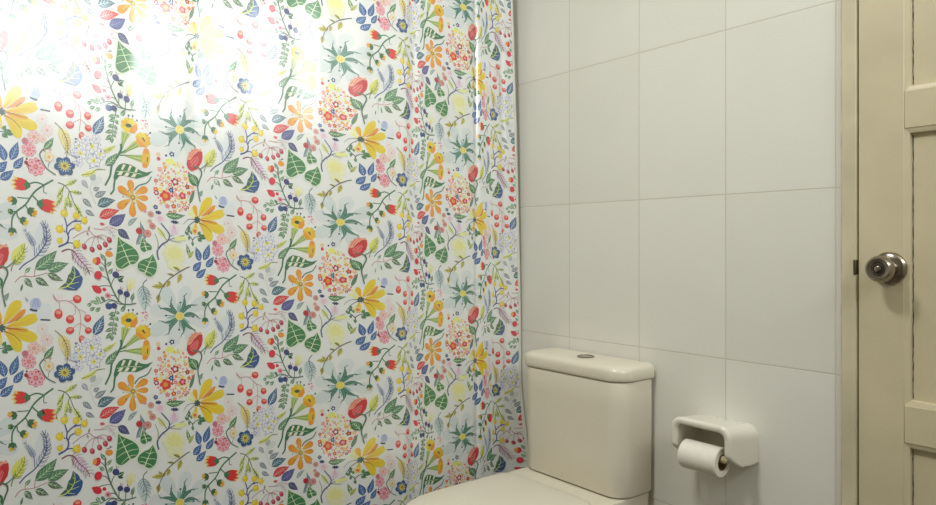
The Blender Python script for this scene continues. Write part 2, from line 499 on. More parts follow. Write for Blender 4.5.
def motifs():
    # faint washes behind some groups
    at('A'); blob(TINTG, 300, 330, 190, 90, -15)
    # --- leafy branch on a pink stem
    at('L')
    PKS = (178, 120, 120)
    stroke(PKS, [(140, 430), (200, 365), (320, 345), (440, 290)], 9, 6)
    stroke(PKS, [(322, 345), (328, 275)], 7); stroke(PKS, [(235, 355), (235, 315)], 6)
    LG = (86, 128, 100)
    leaf(LG, (330, 278), (530, 68), 112, PV, 14, 4); leaf(LG, (448, 270), (640, 170), 92, PV, -6, 3)
    leaf((88, 112, 92), (442, 298), (588, 342), 66, PV, 0, 2); leaf((86, 106, 88), (330, 362), (455, 408), 70, PV, 0, 2)
    leaf((90, 112, 98), (228, 376), (305, 452), 66, PV, 0, 2); leaf(G2, (235, 322), (288, 262), 34, PV, 0, 1)
    leaf(G2, (192, 505), (215, 428), 22)
    # --- blue and green leaf
    TLV = (198, 210, 110)
    P(BLUE, [(555, 416), (610, 400), (690, 300), (682, 182), (735, 226), (752, 262), (764, 268), (776, 290), (768, 335), (752, 372), (716, 412), (640, 420)])
    P((56, 100, 92), [(548, 418), (586, 380), (618, 350), (632, 300), (640, 276), (656, 262), (670, 222), (680, 182), (700, 250), (694, 300), (650, 385), (600, 408)])
    stroke(TLV, [(540, 422), (620, 392), (682, 320), (700, 250), (684, 190)], 11, 4)
    for a, b in (((690, 300), (752, 268)), ((660, 360), (740, 330)), ((630, 388), (700, 400)), ((700, 260), (668, 236)), ((684, 318), (640, 300)), ((640, 376), (612, 350))):
        stroke(TLV, [a, b], 7, 3)
    # --- plum coloured twig
    blob((208, 194, 204), 755, 120, 46, 88, -42)
    sprig(PLUM, [(575, 72), (635, 40), (690, 52), (740, 115), (815, 185), (842, 245)], 15, 5, 9, 78, 5)
    # --- pine twigs, blue
    sprig((74, 96, 140), [(180, 305), (230, 245), (325, 168), (390, 82), (430, 5), (438, -50), (428, -130), (394, -190)], 13, 7, 16, 66, 6, (203, 209, 209), 40, 84)
    sprig((96, 116, 150), [(325, 152), (318, 60), (285, -10), (225, -88)], 9, 5, 10, 44, 5, (204, 210, 210), 40, 44)
    # --- small yellow green twig
    sprig((120, 138, 70), [(104, 330), (120, 270), (165, 215), (215, 140), (232, 58)], 11, 5, 6, 62, 6, (206, 208, 110), 40, 120)
    # --- berry vine
    at('M')
    leaf(G2, (150, 90), (100, 25), 40, PV, 0, 1); leaf(G2, (160, 140), (215, 85), 34, PV, 0, 1); leaf(G2, (140, 190), (88, 150), 36, PV, 0, 1)
    leaf(G2, (180, 210), (222, 150), 36, PV, 0, 1); leaf(G3, (270, 250), (330, 205), 44, PV, 0, 1); leaf(G3, (270, 250), (325, 262), 30)
    leaf(G2, (400, 430), (425, 345), 36, PV, 0, 1); leaf(G2, (60, 440), (105, 490), 40, PV); leaf(G2, (110, 430), (150, 480), 34); leaf(G2, (95, 500), (0, 490), 36, PV)
    for q in ([(150, 70), (150, 140), (165, 200), (205, 320), (280, 448), (345, 470), (445, 445)],): stroke(GS, q, 17, 11)
    for q in ([(100, 110), (130, 130), (160, 180)], [(120, 238), (160, 250), (190, 290)], [(60, 350), (140, 325), (200, 322)], [(200, 405), (240, 405), (265, 430)], [(235, 240), (215, 280), (205, 318)],
              [(280, 385), (278, 445)], [(345, 400), (342, 465)], [(150, 505), (200, 460), (285, 455)], [(310, 505), (350, 470)], [(408, 395), (405, 450)]): stroke(GS, q, 9, 7)
    RB = (200, 44, 66)
    blob(RB, 75, 105, 30, 42, 20); blob((228, 150, 70), 48, 105, 20, 32, 15); blob(RB, 80, 235, 36, 42, 30); blob(RB, 72, 372, 46, 36, 25); blob(RB, 40, 352, 22, 14); blob(RB, 140, 362, 20, 18)
    blob(PINK, 175, 415, 30, 28); scallop(PLUM, 175, 415, 12, 5); blob(ORG, 185, 22, 38, 30); stroke(G3, [(190, -20), (215, -35)], 8); stroke(G3, [(160, -12), (190, -22), (195, -44)], 7)
    for x, y, r in ((250, 206, 34), (292, 360, 28), (355, 372, 31), (235, 500, 30)):
        blob((58, 66, 118), x, y, r, r * .95); stroke(PURP, [(x + 8, y - r), (x + 2, y - r - 22)], 6); stroke((196, 130, 150), [(x + 16, y - r + 4), (x + 30, y - r - 18)], 6)
    # --- lower leafy sprig of the vine
    at('E')
    stroke(GS, [(100, 35), (180, 0), (240, 10), (280, 40), (390, 42)], 10, 8)
    stroke(GS, [(262, 50), (245, 120), (225, 220), (212, 385)], 10, 6)
    for p0, p1, ww in (((245, 130), (178, 140), 42), ((250, 120), (290, 128), 30), ((240, 165), (182, 182), 36), ((248, 160), (275, 205), 34), ((228, 220), (170, 238), 38), ((232, 215), (268, 258), 32),
                       ((222, 270), (145, 298), 38), ((228, 262), (262, 292), 32), ((216, 315), (150, 365), 42), ((220, 295), (255, 330), 30), ((212, 330), (212, 388), 38), ((300, 112), (345, 58), 42),
                       ((0, 100), (55, 68), 36), ((58, 112), (105, 68), 38), ((-20, 60), (20, 25), 36)):
        leaf(G2, p0, p1, ww, PV, 0, 1, 5)
    blob(BLUE, 185, 62, 34, 30); stroke(NAVY, [(150, 45), (205, 85)], 8)
    # --- blue leaf
    leaf((48, 92, 134), (40, 332), (132, 146), 98, (196, 210, 214), 8, 4, 7)
    # --- trumpet flowers
    TR = (170, 186, 110)
    P(TR, [(305, 255), (395, 270), (345, 350), (304, 445), (298, 445)]); P(TR, [(430, 325), (488, 372), (400, 420), (318, 468), (314, 458)])
    for q in ([(330, 270), (304, 430)], [(365, 275), (310, 430)], [(450, 345), (325, 455)], [(470, 365), (330, 462)]): stroke((104, 136, 86), q, 6)
    scallop(YEL, 380, 192, 86, 8, .14, 74); P(ORG, [(395, 200), (455, 165), (462, 215), (432, 262), (385, 258)]); P(YEL2, [(305, 165), (372, 140), (370, 180), (320, 215)])
    blob(G3, 374, 194, 30, 19); scallop(YEL2, 512, 308, 76, 8, .16, 74); P(ORG, [(450, 300), (500, 330), (540, 372), (490, 372), (455, 340)]); P(YEL, [(440, 262), (520, 240), (545, 290), (500, 290)])
    stroke((110, 78, 40), [(505, 285), (530, 320)], 20, 10)
    for x, y in ((374, 100), (415, 97), (455, 132), (580, 230), (635, 248), (618, 275)): blob(G3, x, y, 9, 11); 
    for q in ([(375, 110), (378, 135)], [(415, 105), (408, 135)], [(452, 135), (430, 150)], [(575, 232), (548, 262)], [(630, 250), (565, 282)], [(612, 275), (570, 300)]): stroke(GS, q, 4)
    at('H')
    P(TR, [(505, -20), (500, 58), (330, 18), (328, 8)]); stroke((104, 136, 86), [(500, 0), (330, 10)], 6); stroke((104, 136, 86), [(500, 40), (335, 16)], 6)
    blob(YEL2, 540, 5, 40, 95, 4); blob(ORG, 542, -60, 28, 28); blob(ORG, 530, 78, 26, 24); stroke(G3, [(556, -8), (550, 45)], 9)
    stroke(G1, [(300, -90), (300, -30), (255, 55), (212, 130), (195, 230), (148, 328)], 24, 16); stroke(G1, [(300, 0), (345, -40)], 14, 8); stroke(G1, [(290, 20), (345, 10)], 12, 8)
    # big leaf with cream chevrons
    P(G1, [(235, 270), (228, 235), (240, 190), (252, 150), (285, 108), (325, 88), (395, 92), (450, 112), (500, 135), (545, 140), (606, 116), (560, 165), (505, 192), (450, 214), (395, 212), (330, 206), (285, 214), (262, 250)])
    for x in (300, 362, 430):
        P((226, 210, 186), [(x, 150), (x + 22, 96), (x + 46, 104), (x + 16, 158)]); P((226, 210, 186), [(x - 8, 168), (x + 22, 172), (x + 2, 206), (x - 36, 208)])
    stroke(G1, [(245, 230), (235, 300), (228, 360), (198, 402)], 20, 14); stroke((196, 214, 176), [(258, 178), (350, 162), (500, 165)], 5)
    leaf(G2, (152, 138), (262, 5), 76, PV, 10, 3); leaf((196, 202, 118), (105, 25), (255, -70), 44, OLIVE, 8, 2); stroke(OLIVE, [(5, 240), (70, 190), (150, 180)], 14, 6); leaf((206, 208, 130), (0, 250), (70, 190), 40)
    # --- orange star flower
    for p0, p1, ww in (((405, 370), (388, 234), 66), ((435, 360), (553, 288), 70), ((445, 392), (560, 382), 56), ((445, 415), (535, 505), 78), ((395, 392), (272, 318), 74), ((390, 415), (270, 520), 76), ((412, 425), (412, 580), 70)):
        petal(ORG, p0, p1, ww, 0, (238, 176, 60))
    for a in range(7):
        q = math.radians(a * 51 + 20); stroke(YEL, [(415, 395), (415 + 75 * math.cos(q), 395 + 75 * math.sin(q))], 10, 4)
    blob((150, 130, 60), 415, 395, 24); blob((214, 180, 80), 415, 395, 12)
    for x, y in ((372, 340), (320, 405), (432, 445), (350, 470)): blob(G3, x, y, 6)
    stroke(GS, [(430, 325), (470, 275), (550, 235), (590, 172)], 13, 10)
    # --- grey sprig of leaves
    GL = (122, 132, 138)
    blob((202, 206, 200), 70, 300, 66, 36, -40)
    leaf(GL, (36, 392), (95, 355), 44, (186, 192, 190), 0, 2); leaf(GL, (50, 450), (160, 380), 56, (186, 192, 190), 0, 3); leaf((70, 108, 118), (75, 530), (246, 452), 92, (176, 196, 196), -12, 3)
    at('I'); leaf(GL, (775, 20), (865, 90), 54, (186, 192, 190), 0, 3); leaf(GL, (800, 125), (890, 165), 50, (186, 192, 190), 0, 3)
    at('G'); leaf((150, 152, 164), (768, 315), (830, 385), 50, (200, 200, 202), 0, 3); leaf((170, 176, 172), (850, 300), (900, 240), 60)
    stroke((184, 190, 176), [(860, 320), (850, 400), (900, 520)], 5)
    # --- red leaf, violet leaf, navy leaf
    at('J')
    leaf((198, 52, 58), (92, 172), (285, 72), 92, (232, 170, 160), -10, 4, 6); leaf((82, 88, 138), (188, 220), (345, 96), 100, (140, 140, 176), 8, 4, 6); leaf((66, 74, 112), (272, 252), (384, 330), 78, (130, 134, 160), 0, 3, 5)
    blob((200, 90, 90), 120, 228, 24, 15); stroke((190, 150, 150), [(40, 282), (120, 275), (180, 242), (270, 262)], 6); sprig((170, 150, 160), [(160, 255), (200, 280), (245, 350)], 6, 4, 4, 36, 4)
    # grey green curved leaves
    leaf((128, 146, 140), (368, 205), (462, 112), 42, (190, 200, 190), -8, 2); leaf((108, 128, 132), (448, 372), (482, 142), 74, (176, 188, 186), 44, 4)
    # berries beside them
    for x, y, r, c in ((585, 60, 31, (194, 150, 134)), (575, 130, 24, (204, 160, 150)), (600, 170, 33, (194, 140, 132)), (555, 245, 37, (196, 140, 132)), (475, 235, 32, (176, 40, 58)), (530, 40, 16, (204, 150, 150))):
        blob(c, x, y, r); blob(tuple(max(0, v - 28) for v in c), x, y, r * .35)
    stroke(CREAMC, [(470, 150), (520, 130), (560, 200)], 6); stroke(CREAMC, [(480, 80), (540, 110), (575, 150)], 6)
    # --- blue forked twig and pale blossoms
    YGL = (200, 204, 140)
    leaf(YGL, (720, 260), (640, 170), 50); blob((226, 206, 206), 672, 85, 52, 44); scallop((214, 180, 188), 672, 88, 30, 7, .3); blob((228, 204, 206), 802, 172, 52, 50)
    for k in range(8):
        stroke((206, 176, 190), [(802, 110), (770 + k * 9, 215)], 4)
    stroke((72, 84, 130), [(658, 478), (646, 400), (690, 328), (742, 285), (758, 225), (715, 165), (680, 128)], 16, 10); stroke((112, 118, 120), [(742, 285), (800, 250), (900, 205)], 10, 5); stroke(OLIVE, [(650, 385), (652, 310), (622, 235)], 10, 6)
    stroke(OLIVE, [(735, 285), (700, 230), (655, 175)], 9, 5); stroke((112, 118, 120), [(755, 245), (795, 220)], 8, 4); stroke((112, 118, 120), [(700, 320), (735, 345)], 6); stroke(OLIVE, [(760, 275), (870, 285)], 7, 4)
    scallop(NAVY, 655, 32, 32, 7, .4, 20); scallop(NAVY, 808, 98, 42, 8, .4, 18)
    # pale yellow blossom
    scallop(CREAMC, 800, 400, 112, 7, .14, 105); scallop((222, 212, 146), 805, 395, 66, 7, .2, 60, .4); scallop(CREAMC, 812, 500, 82, 6, .16, 60)
    for a in range(8):
        q = math.radians(a * 45); stroke((212, 202, 140), [(800 + 20 * math.cos(q), 410 + 20 * math.sin(q)), (800 + 96 * math.cos(q), 410 + 90 * math.sin(q))], 5)
    # --- heart leaves with a soft pale edge
    def heart(pts, tip, base, side, col=(64, 126, 80)):
        cx = sum(p[0] for p in pts) / len(pts); cy = sum(p[1] for p in pts) / len(pts)
        P((204, 222, 190), [(cx + (x - cx) * 1.14, cy + (y - cy) * 1.14) for x, y in smooth(pts + [pts[0]], 3)])
        P(col, smooth(pts + [pts[0]], 3)[:-1])
        stroke((206, 222, 180), [base, ((tip[0] + base[0]) / 2, (tip[1] + base[1]) / 2), tip], 11, 3, 3)
        for t, e in side:
            b = (base[0] + (tip[0] - base[0]) * t, base[1] + (tip[1] - base[1]) * t)
            stroke((196, 218, 176), [b, ((b[0] + e[0]) / 2 + 4, (b[1] + e[1]) / 2 - 6), e], 7, 3, 3)
    heart([(272, 322), (312, 352), (395, 388), (452, 430), (472, 485), (452, 530), (420, 556), (388, 562), (362, 585), (325, 610), (290, 618), (256, 596), (248, 545), (258, 470), (266, 390)],
          (282, 340), (386, 560), [(.10, (450, 528)), (.10, (300, 606)), (.3, (466, 470)), (.32, (254, 552)), (.52, (420, 412)), (.52, (260, 480)), (.72, (340, 370)), (.72, (268, 420))])
    heart([(510, 288), (545, 325), (590, 358), (588, 395), (555, 402), (520, 426), (486, 400), (490, 345)], (512, 300), (545, 405), [(.3, (585, 370)), (.3, (490, 390)), (.6, (555, 335)), (.6, (492, 345))])
    heart([(600, 430), (625, 480), (642, 535), (628, 605), (588, 646), (545, 645), (518, 618), (484, 612), (460, 585), (466, 540), (510, 500), (570, 470)], (600, 445), (528, 625),
          [(.12, (610, 640)), (.12, (470, 590)), (.34, (636, 570)), (.34, (475, 545)), (.6, (625, 500)), (.6, (530, 505))])
    # --- faint yellow bits, teal twig, olive sprig
    at('M')
    scallop((226, 218, 172), 395, 265, 48, 6, .3, 54); blob((220, 206, 140), 385, 300, 20, 36, 20)
    sprig((100, 122, 124), [(548, 203), (512, 252), (520, 320), (545, 380), (530, 490)], 11, 5, 7, 70, 6, (186, 200, 196), 50, 130)
    OL = (186, 178, 92)
    for p0, p1, ww in (((700, 245), (590, 262), 46), ((695, 235), (650, 205), 26), ((668, 320), (648, 415), 40), ((760, 180), (735, 250), 40), ((870, 95), (835, 195), 44), ((800, 122), (735, 118), 26), ((855, 65), (790, 42), 32), ((720, 210), (700, 260), 26), ((662, 330), (632, 375), 24)):
        leaf(OL, p0, p1, ww, (120, 116, 60), 0, 2, 5)
    stroke((104, 104, 96), [(950, 20), (905, 45), (800, 125), (720, 205), (672, 300), (650, 385)], 12, 6); stroke((104, 104, 96), [(800, 122), (740, 118)], 6); stroke((104, 104, 96), [(860, 78), (800, 50)], 6)
    # --- big grey blue flower
    at('E')
    cx, cy = 855, 155
    for k in range(8):
        a = math.radians(k * 45 + 14); r1 = 318 if k % 2 else 292
        petal((196, 205, 199) if k % 2 else (201, 207, 202), (cx + 40 * math.cos(a), cy + 40 * math.sin(a)), (cx + r1 * math.cos(a), cy + r1 * math.sin(a)), 128)
    for k in range(8):
        a = math.radians(k * 45 + 36)
        leaf((150, 182, 176), (cx + 20 * math.cos(a), cy + 20 * math.sin(a)), (cx + 130 * math.cos(a), cy + 130 * math.sin(a)), 30)
        e = (cx + 128 * math.cos(a + .2), cy + 128 * math.sin(a + .2)); stroke(TEAL, [(cx, cy), e], 5); blob(TEAL, e[0], e[1], 12, 9)
    for k in range(9):
        a = math.radians(k * 40 - 8); b = a + .16
        r1 = 205 if k % 2 else 178
        leaf((70, 120, 102), (cx + 25 * math.cos(a), cy + 25 * math.sin(a)), (cx + r1 * math.cos(b), cy + r1 * math.sin(b)), 35, (120, 156, 138), 22 if k % 2 else -22, 0, 5)
        stroke((58, 112, 94), [(cx + r1 * .9 * math.cos(b), cy + r1 * .9 * math.sin(b)), (cx + (r1 + 25) * math.cos(b + .12), cy + (r1 + 25) * math.sin(b + .12))], 9, 3)
    blob((234, 206, 110), cx, cy, 42, 40)
    for k in range(7):
        a = k * .9; blob((206, 168, 70), cx + 20 * math.cos(a), cy + 20 * math.sin(a), 6)
    # pink specks left of it
    for k in range(16): blob(random.choice([PINK, (206, 120, 140), LPINK]), random.uniform(485, 570), random.uniform(110, 210), random.uniform(5, 10), None, 0, 7)
    # --- mound of tiny flowers
    at('H')
    scallop((222, 214, 200), 810, 250, 150, 9, .12, 200)
    cols = [RED, (214, 90, 60), ORG, (232, 160, 110), PINK, (206, 110, 120), YEL, (232, 206, 110), DRED, NAVY, (196, 130, 150), (226, 150, 140)]
    spots = []
    for k in range(900):
        a, r = random.uniform(0, 2 * math.pi), math.sqrt(random.random())
        x, y = 805 + 180 * r * math.cos(a), 235 + 255 * r * math.sin(a)
        rad = random.choice([12, 16, 21, 26])
        if all((x - p) ** 2 + (y - q) ** 2 > (rad + t) ** 2 * .72 for p, q, t in spots):
            spots.append((x, y, rad))
            c = random.choice(cols)
            if y < 60: c = random.choice([YEL, (232, 206, 110), ORG, NAVY, PINK, (232, 206, 110)])
            if rad <= 12: blob(c, x, y, rad * .8, None, 0, 7)
            else:
                scallop(c, x, y, rad, 5, .34, None, random.random(), 4); blob(random.choice([(238, 220, 150), WHITE, YEL, ORG]), x, y, rad * .36, None, 0, 6)
    for x, y, r, c, d in ((722, 332, 54, (206, 50, 50), ORG), (812, 186, 38, (170, 44, 70), WHITE), (882, 306, 36, (190, 50, 80), PINK), (636, 316, 26, (160, 40, 90), WHITE), (775, 270, 26, (50, 70, 120), SKY), (630, 452, 24, NAVY, SKY)):
        scallop(c, x, y, r, 5, .3); blob(d, x, y, r * .42)
    at('J'); leaf(G1, (722, 40), (908, 18), 62, PV, 14, 3)
    at('E'); scallop(NAVY, 782, 398, 26, 5, .3); blob(WHITE, 782, 398, 9); blob(NAVY, 728, 418, 11); blob((190, 60, 70), 658, 460, 18); blob(PEACH, 655, 420, 22); blob((226, 214, 120), 765, 470, 44, 30)
    # --- poppy
    at('F')
    P((226, 158, 130), [(80, 440), (84, 400), (98, 385), (96, 350), (118, 345), (126, 315), (148, 325), (165, 298), (186, 318), (215, 300), (225, 330), (170, 420), (110, 470)])
    P((186, 48, 56), [(85, 430), (120, 420), (150, 370), (190, 330), (228, 328), (232, 375), (222, 430), (180, 500), (130, 530), (95, 510), (78, 470)])
    P((212, 110, 110), [(112, 440), (150, 400), (182, 380), (196, 400), (178, 460), (140, 490), (118, 480)])
    for q in ([(118, 470), (150, 420), (180, 390)], [(130, 480), (165, 440), (190, 400)]): stroke((160, 40, 56), q, 6, 4)
    for q in ([(100, 400), (130, 340), (160, 312)], [(120, 400), (150, 340), (190, 310)]): stroke((206, 90, 84), q, 7, 4)
    at('N')
    stroke(GS, [(140, 10), (205, 25), (222, 70), (200, 140), (186, 210), (208, 335)], 15, 10); stroke(GS, [(206, 30), (250, -10), (280, -50)], 9, 6)
    leaf((50, 110, 74), (178, 188), (92, 82), 86, PV, 8, 4); leaf((96, 124, 96), (108, 372), (158, 224), 34); leaf((130, 150, 140), (196, 285), (232, 222), 34)
    # --- big yellow flower
    at('D')
    CR = (234, 222, 150)
    petal(CR, (10, 250), (-75, 130), 46); petal(CR, (0, 260), (-110, 190), 40); petal(YEL2, (12, 235), (-28, 105), 62, 0, ORG)
    petal(YEL, (30, 235), (190, 8), 108, -8, YEL2); petal(YEL, (55, 250), (362, 150), 100, 8, YEL2); petal(ORG, (65, 220), (238, 90), 52, 10, (214, 120, 40))
    petal(YEL, (70, 280), (350, 360), 112, 6, YEL2); petal(YEL2, (50, 265), (268, 285), 46, 0, (200, 110, 36)); petal(YEL, (35, 285), (190, 480), 108, -18, YEL2); petal(YEL, (0, 290), (-20, 430), 70, 0, YEL2)
    stroke((150, 90, 40), [(40, 290), (130, 330), (195, 390)], 12, 4); stroke((150, 90, 40), [(50, 258), (150, 268), (250, 285)], 9, 4)
    scallop((60, 84, 84), 12, 262, 44, 7, .4, 40); stroke((84, 100, 100), [(0, 270), (-90, 330), (-150, 420)], 10, 6); stroke((84, 100, 100), [(-20, 260), (-110, 270), (-170, 330)], 7, 4)
    stroke(PURP, [(150, 195), (185, 165), (205, 155)], 8, 4)
    # sprig with a small rosette under it
    at('K')
    stroke(G3, [(140, 260), (130, 230), (95, 190), (90, 140)], 9, 6); stroke(G3, [(135, 240), (170, 205), (230, 195)], 9, 6)
    for p0, p1, ww in (((95, 200), (62, 170), 26), ((95, 175), (110, 138), 24), ((105, 205), (100, 250), 24), ((110, 150), (95, 105), 22), ((195, 195), (280, 196), 50), ((185, 215), (225, 240), 36), ((190, 185), (210, 145), 30), ((135, 255), (140, 300), 26), ((125, 190), (120, 150), 20)):
        leaf(G1, p0, p1, ww, (120, 160, 120), 0, 1, 4)
    scallop((232, 200, 120), 157, 150, 34, 6, .2); scallop((214, 110, 60), 157, 152, 18, 5, .3)
    leaf((98, 128, 84), (110, 400), (78, 285), 36, PV, 0, 2); leaf((176, 184, 110), (98, 418), (148, 335), 34, OLIVE, 0, 1); blob((212, 214, 150), 20, 245, 60, 22, -10)
    # --- striped bud and dark bars
    at('D')
    blob((204, 210, 220), 410, 110, 70, 90, 30); blob((176, 186, 206), 335, 35, 54, 56)
    for k in range(5): stroke((128, 138, 170), [(298 + k * 18, 66), (312 + k * 12, 25), (320 + k * 9, -15)], 5, 3)
    stroke((50, 70, 96), [(280, 84), (310, 96), (350, 100)], 20, 18); stroke((50, 62, 90), [(378, 184), (470, 188)], 15, 15); leaf((150, 160, 180), (262, 20), (232, -30), 20)
    # --- strawberries
    stroke((188, 140, 140), [(495, -50), (540, 5), (640, 12), (735, 92), (755, 200), (742, 330)], 9, 6)
    for q in ([(556, 8), (556, 80)], [(700, 55), (705, 120), (672, 150)], [(735, 90), (790, 110), (805, 140)], [(752, 215), (710, 240), (680, 265)], [(755, 220), (790, 240), (815, 262)], [(640, 12), (700, 0), (720, -15)]): stroke((188, 140, 140), q, 6, 5)
    for x, y, rx, ry, a in ((546, 130, 40, 48, 0), (654, 180, 40, 40, 10), (822, 172, 34, 36, -10), (655, 285, 40, 34, -10), (828, 286, 34, 30, 10), (766, 368, 30, 38, 0), (722, -8, 42, 38, 20)):
        blob((202, 56, 62), x, y, rx, ry, a); blob((226, 130, 120), x, y - ry * .35, rx * .7, ry * .45, a); blob((232, 170, 110), x + 4, y - ry * .2, rx * .25, ry * .2)
    # --- orange twig, two dots
    leaf((232, 202, 140), (560, 320), (630, 560), 106, None, -20); sprig((136, 110, 70), [(512, 285), (580, 345), (622, 430), (634, 500), (618, 610)], 11, 6, 7, 52, 5, None, 40)
    blob((96, 106, 120), 710, 407, 12); blob((96, 106, 120), 710, 440, 12)
    # --- lilac blossoms
    for kx, ky, r, yc in ((865, 450, 72, 1), (752, 534, 70, 1), (882, 580, 74, 1), (735, 468, 48, 1), (802, 400, 48, 0), (940, 510, 56, 1), (690, 540, 36, 0), (740, 625, 44, 0), (905, 375, 46, 0)):
        scallop((160, 160, 188), kx, ky, r, 6, .28, None, kx); scallop((216, 216, 222), kx, ky, r * .9, 6, .3, None, kx)
        for k in range(6):
            a = k * math.pi / 3 + kx; stroke((164, 164, 194), [(kx + r * .3 * math.cos(a), ky + r * .3 * math.sin(a)), (kx + r * .8 * math.cos(a), ky + r * .8 * math.sin(a))], 5)
        if yc: blob((222, 206, 90), kx, ky, r * .3); blob(OLIVE, kx, ky, r * .1)
        else: blob((170, 168, 196), kx, ky, r * .25)
    for k in range(22): blob(random.choice([(120, 124, 160), LILAC, (140, 150, 170)]), random.uniform(670, 960), random.uniform(380, 660), random.uniform(6, 10), None, 0, 7)
    at('G'); leaf((204, 208, 120), (760, 272), (905, 190), 44, None, 12); stroke(OLIVE, [(765, 268), (860, 235), (905, 195), (990, 180)], 9, 4)
    # --- pink blossoms
    for kx, ky, r, c, c2 in ((395, -197, 56, (230, 214, 210), (220, 190, 186)), (440, -98, 62, (230, 210, 204), (216, 176, 170)), (318, -16, 66, (228, 196, 188), (216, 150, 140)), (270, 108, 72, (226, 176, 180), (206, 104, 124)), (335, 262, 88, (226, 172, 178), (206, 100, 120)),
                         (235, 35, 34, (200, 130, 140), (170, 80, 110)), (400, -10, 36, (230, 206, 196), (216, 170, 150))):
        scallop(c2, kx, ky, r, 8, .2, None, kx); scallop(c, kx, ky, r * .92, 8, .22, None, kx)
        for k in range(8):
            a = k * math.pi / 4 + kx + .4; blob(c2, kx + r * .62 * math.cos(a), ky + r * .62 * math.sin(a), r * .13, None, 0, 7)
            stroke(c2, [(kx + r * .2 * math.cos(a), ky + r * .2 * math.sin(a)), (kx + r * .55 * math.cos(a), ky + r * .55 * math.sin(a))], 4)
        blob(c2, kx, ky, r * .26); blob((222, 160, 110), kx, ky, r * .12)
    for x, y, r in ((245, 235, 20), (250, 200, 11), (360, 200, 11), (265, 255, 9)): blob(DRED, x, y, r)
    leaf(G1, (412, 82), (500, -40), 62, PV, 8, 3); stroke(GS, [(415, 78), (372, 135), (400, 205), (440, 262), (520, 305)], 14, 9); stroke(GS, [(450, 255), (455, 215), (475, 190)], 6)
    scallop((228, 190, 160), 458, 148, 50, 7, .2); scallop((232, 210, 180), 458, 148, 38, 7, .3); blob((214, 170, 90), 458, 150, 16); blob((206, 150, 130), 470, 78, 12); blob((206, 150, 130), 420, 95, 10)
    # --- star of blue leaves
    BL, BV = (48, 90, 142), (150, 176, 200)
    for p0, p1, ww in (((45, 252), (-5, 95), 84), ((98, 236), (168, 52), 84), ((128, 308), (220, 186), 74), ((-40, 360), (68, 252), 86), ((0, 432), (128, 325), 78)): leaf(BL, p0, p1, ww, BV, 6, 3, 7)
    # --- blue flower
    scallop((46, 84, 130), 603, 212, 102, 6, .26, 92, .3); scallop((70, 112, 150), 603, 212, 70, 6, .3, 64, .3)
    for k in range(14):
        a = k * 2 * math.pi / 14; stroke((206, 206, 120), [(603 + 30 * math.cos(a), 210 + 30 * math.sin(a)), (603 + 62 * math.cos(a), 210 + 58 * math.sin(a))], 7, 4)
    scallop((196, 180, 70), 603, 210, 38, 9, .2); blob((130, 116, 60), 603, 210, 16)
    # --- rose hip twig
    stroke(G1, [(498, 358), (415, 418), (345, 475), (300, 530), (240, 627), (150, 712), (115, 777), (110, 860)], 17, 14)
    stroke(G1, [(268, 432), (340, 405), (412, 420)], 15, 12); stroke(GS, [(412, 430), (408, 485), (440, 492)], 9, 6)
    stroke(G1, [(300, 530), (345, 570), (380, 590)], 13, 11); stroke(G1, [(160, 574), (205, 572), (268, 566)], 11, 9); stroke(G1, [(238, 635), (264, 672)], 11, 9); stroke(G1, [(155, 708), (110, 715)], 11, 9); stroke(G1, [(158, 712), (165, 750), (195, 778)], 11, 9)
    def hip(x, y, rx, ry, d, col, tips):
        c, s = math.cos(d), math.sin(d)
        T = lambda a, b: (x + a * c - b * s, y + a * s + b * c)
        P(tips, [T(-rx * .2, -ry), T(rx * 1.0, -ry * 1.0), T(rx * .8, -ry * .5), T(rx * 1.35, -ry * .25), T(rx * .8, 0), T(rx * 1.35, ry * .5), T(rx * .7, ry * .5), T(rx * .9, ry * 1.1), T(0, ry)])
        P(col, [T(-rx, 0), T(-rx * .8, -ry * .7), T(-rx * .1, -ry), T(rx * .75, -ry * .95), T(rx * .5, -ry * .45), T(rx * 1.0, -ry * .15), T(rx * .55, ry * .1), T(rx * 1.0, ry * .55), T(rx * .4, ry * .6), T(rx * .5, ry), T(-rx * .2, ry), T(-rx * .8, ry * .65)])
        P(G1, [T(-rx * 1.25, -ry * .25), T(-rx * .5, -ry * .95), T(-rx * .62, -ry * .3), T(-rx * .2, 0), T(-rx * .62, ry * .3), T(-rx * .5, ry * .95), T(-rx * 1.25, ry * .25)])
    hip(195, 445, 72, 58, math.pi, (204, 42, 50), (232, 190, 70)); hip(440, 607, 76, 60, .12, (204, 42, 50), (232, 180, 70))
    def bud(x, y, d, rx, ry, col, col2):
        c, s = math.cos(d), math.sin(d)
        T = lambda a, b: (x + a * c - b * s, y + a * s + b * c)
        P(col, [T(-rx * .4, -ry * .8), T(rx, -ry * .7), T(rx * .8, -ry * .2), T(rx * 1.15, ry * .1), T(rx * .8, ry * .4), T(rx, ry * .8), T(-rx * .4, ry * .8)])
        P(col2, [T(0, -ry * .3), T(rx * .8, -ry * .2), T(rx * .8, ry * .3), T(0, ry * .4)])
        P((54, 108, 72), [T(-rx, 0), T(-rx * .7, -ry * .8), T(rx * .3, -ry * 1.1), T(0, -ry * .5), T(rx * .45, -ry * .1), T(0, ry * .3), T(rx * .3, ry * 1.1), T(-rx * .7, ry * .8)])
    bud(118, 612, math.pi, 46, 40, ORG, YEL2); bud(300, 687, .3, 48, 40, YEL2, ORG); bud(225, 784, .5, 40, 36, YEL, YEL2); bud(116, 905, 1.5, 44, 40, YEL, YEL2); bud(100, 717, math.pi, 26, 26, (54, 108, 72), (150, 160, 60))
    # --- olive green fern
    FS = (102, 120, 66)
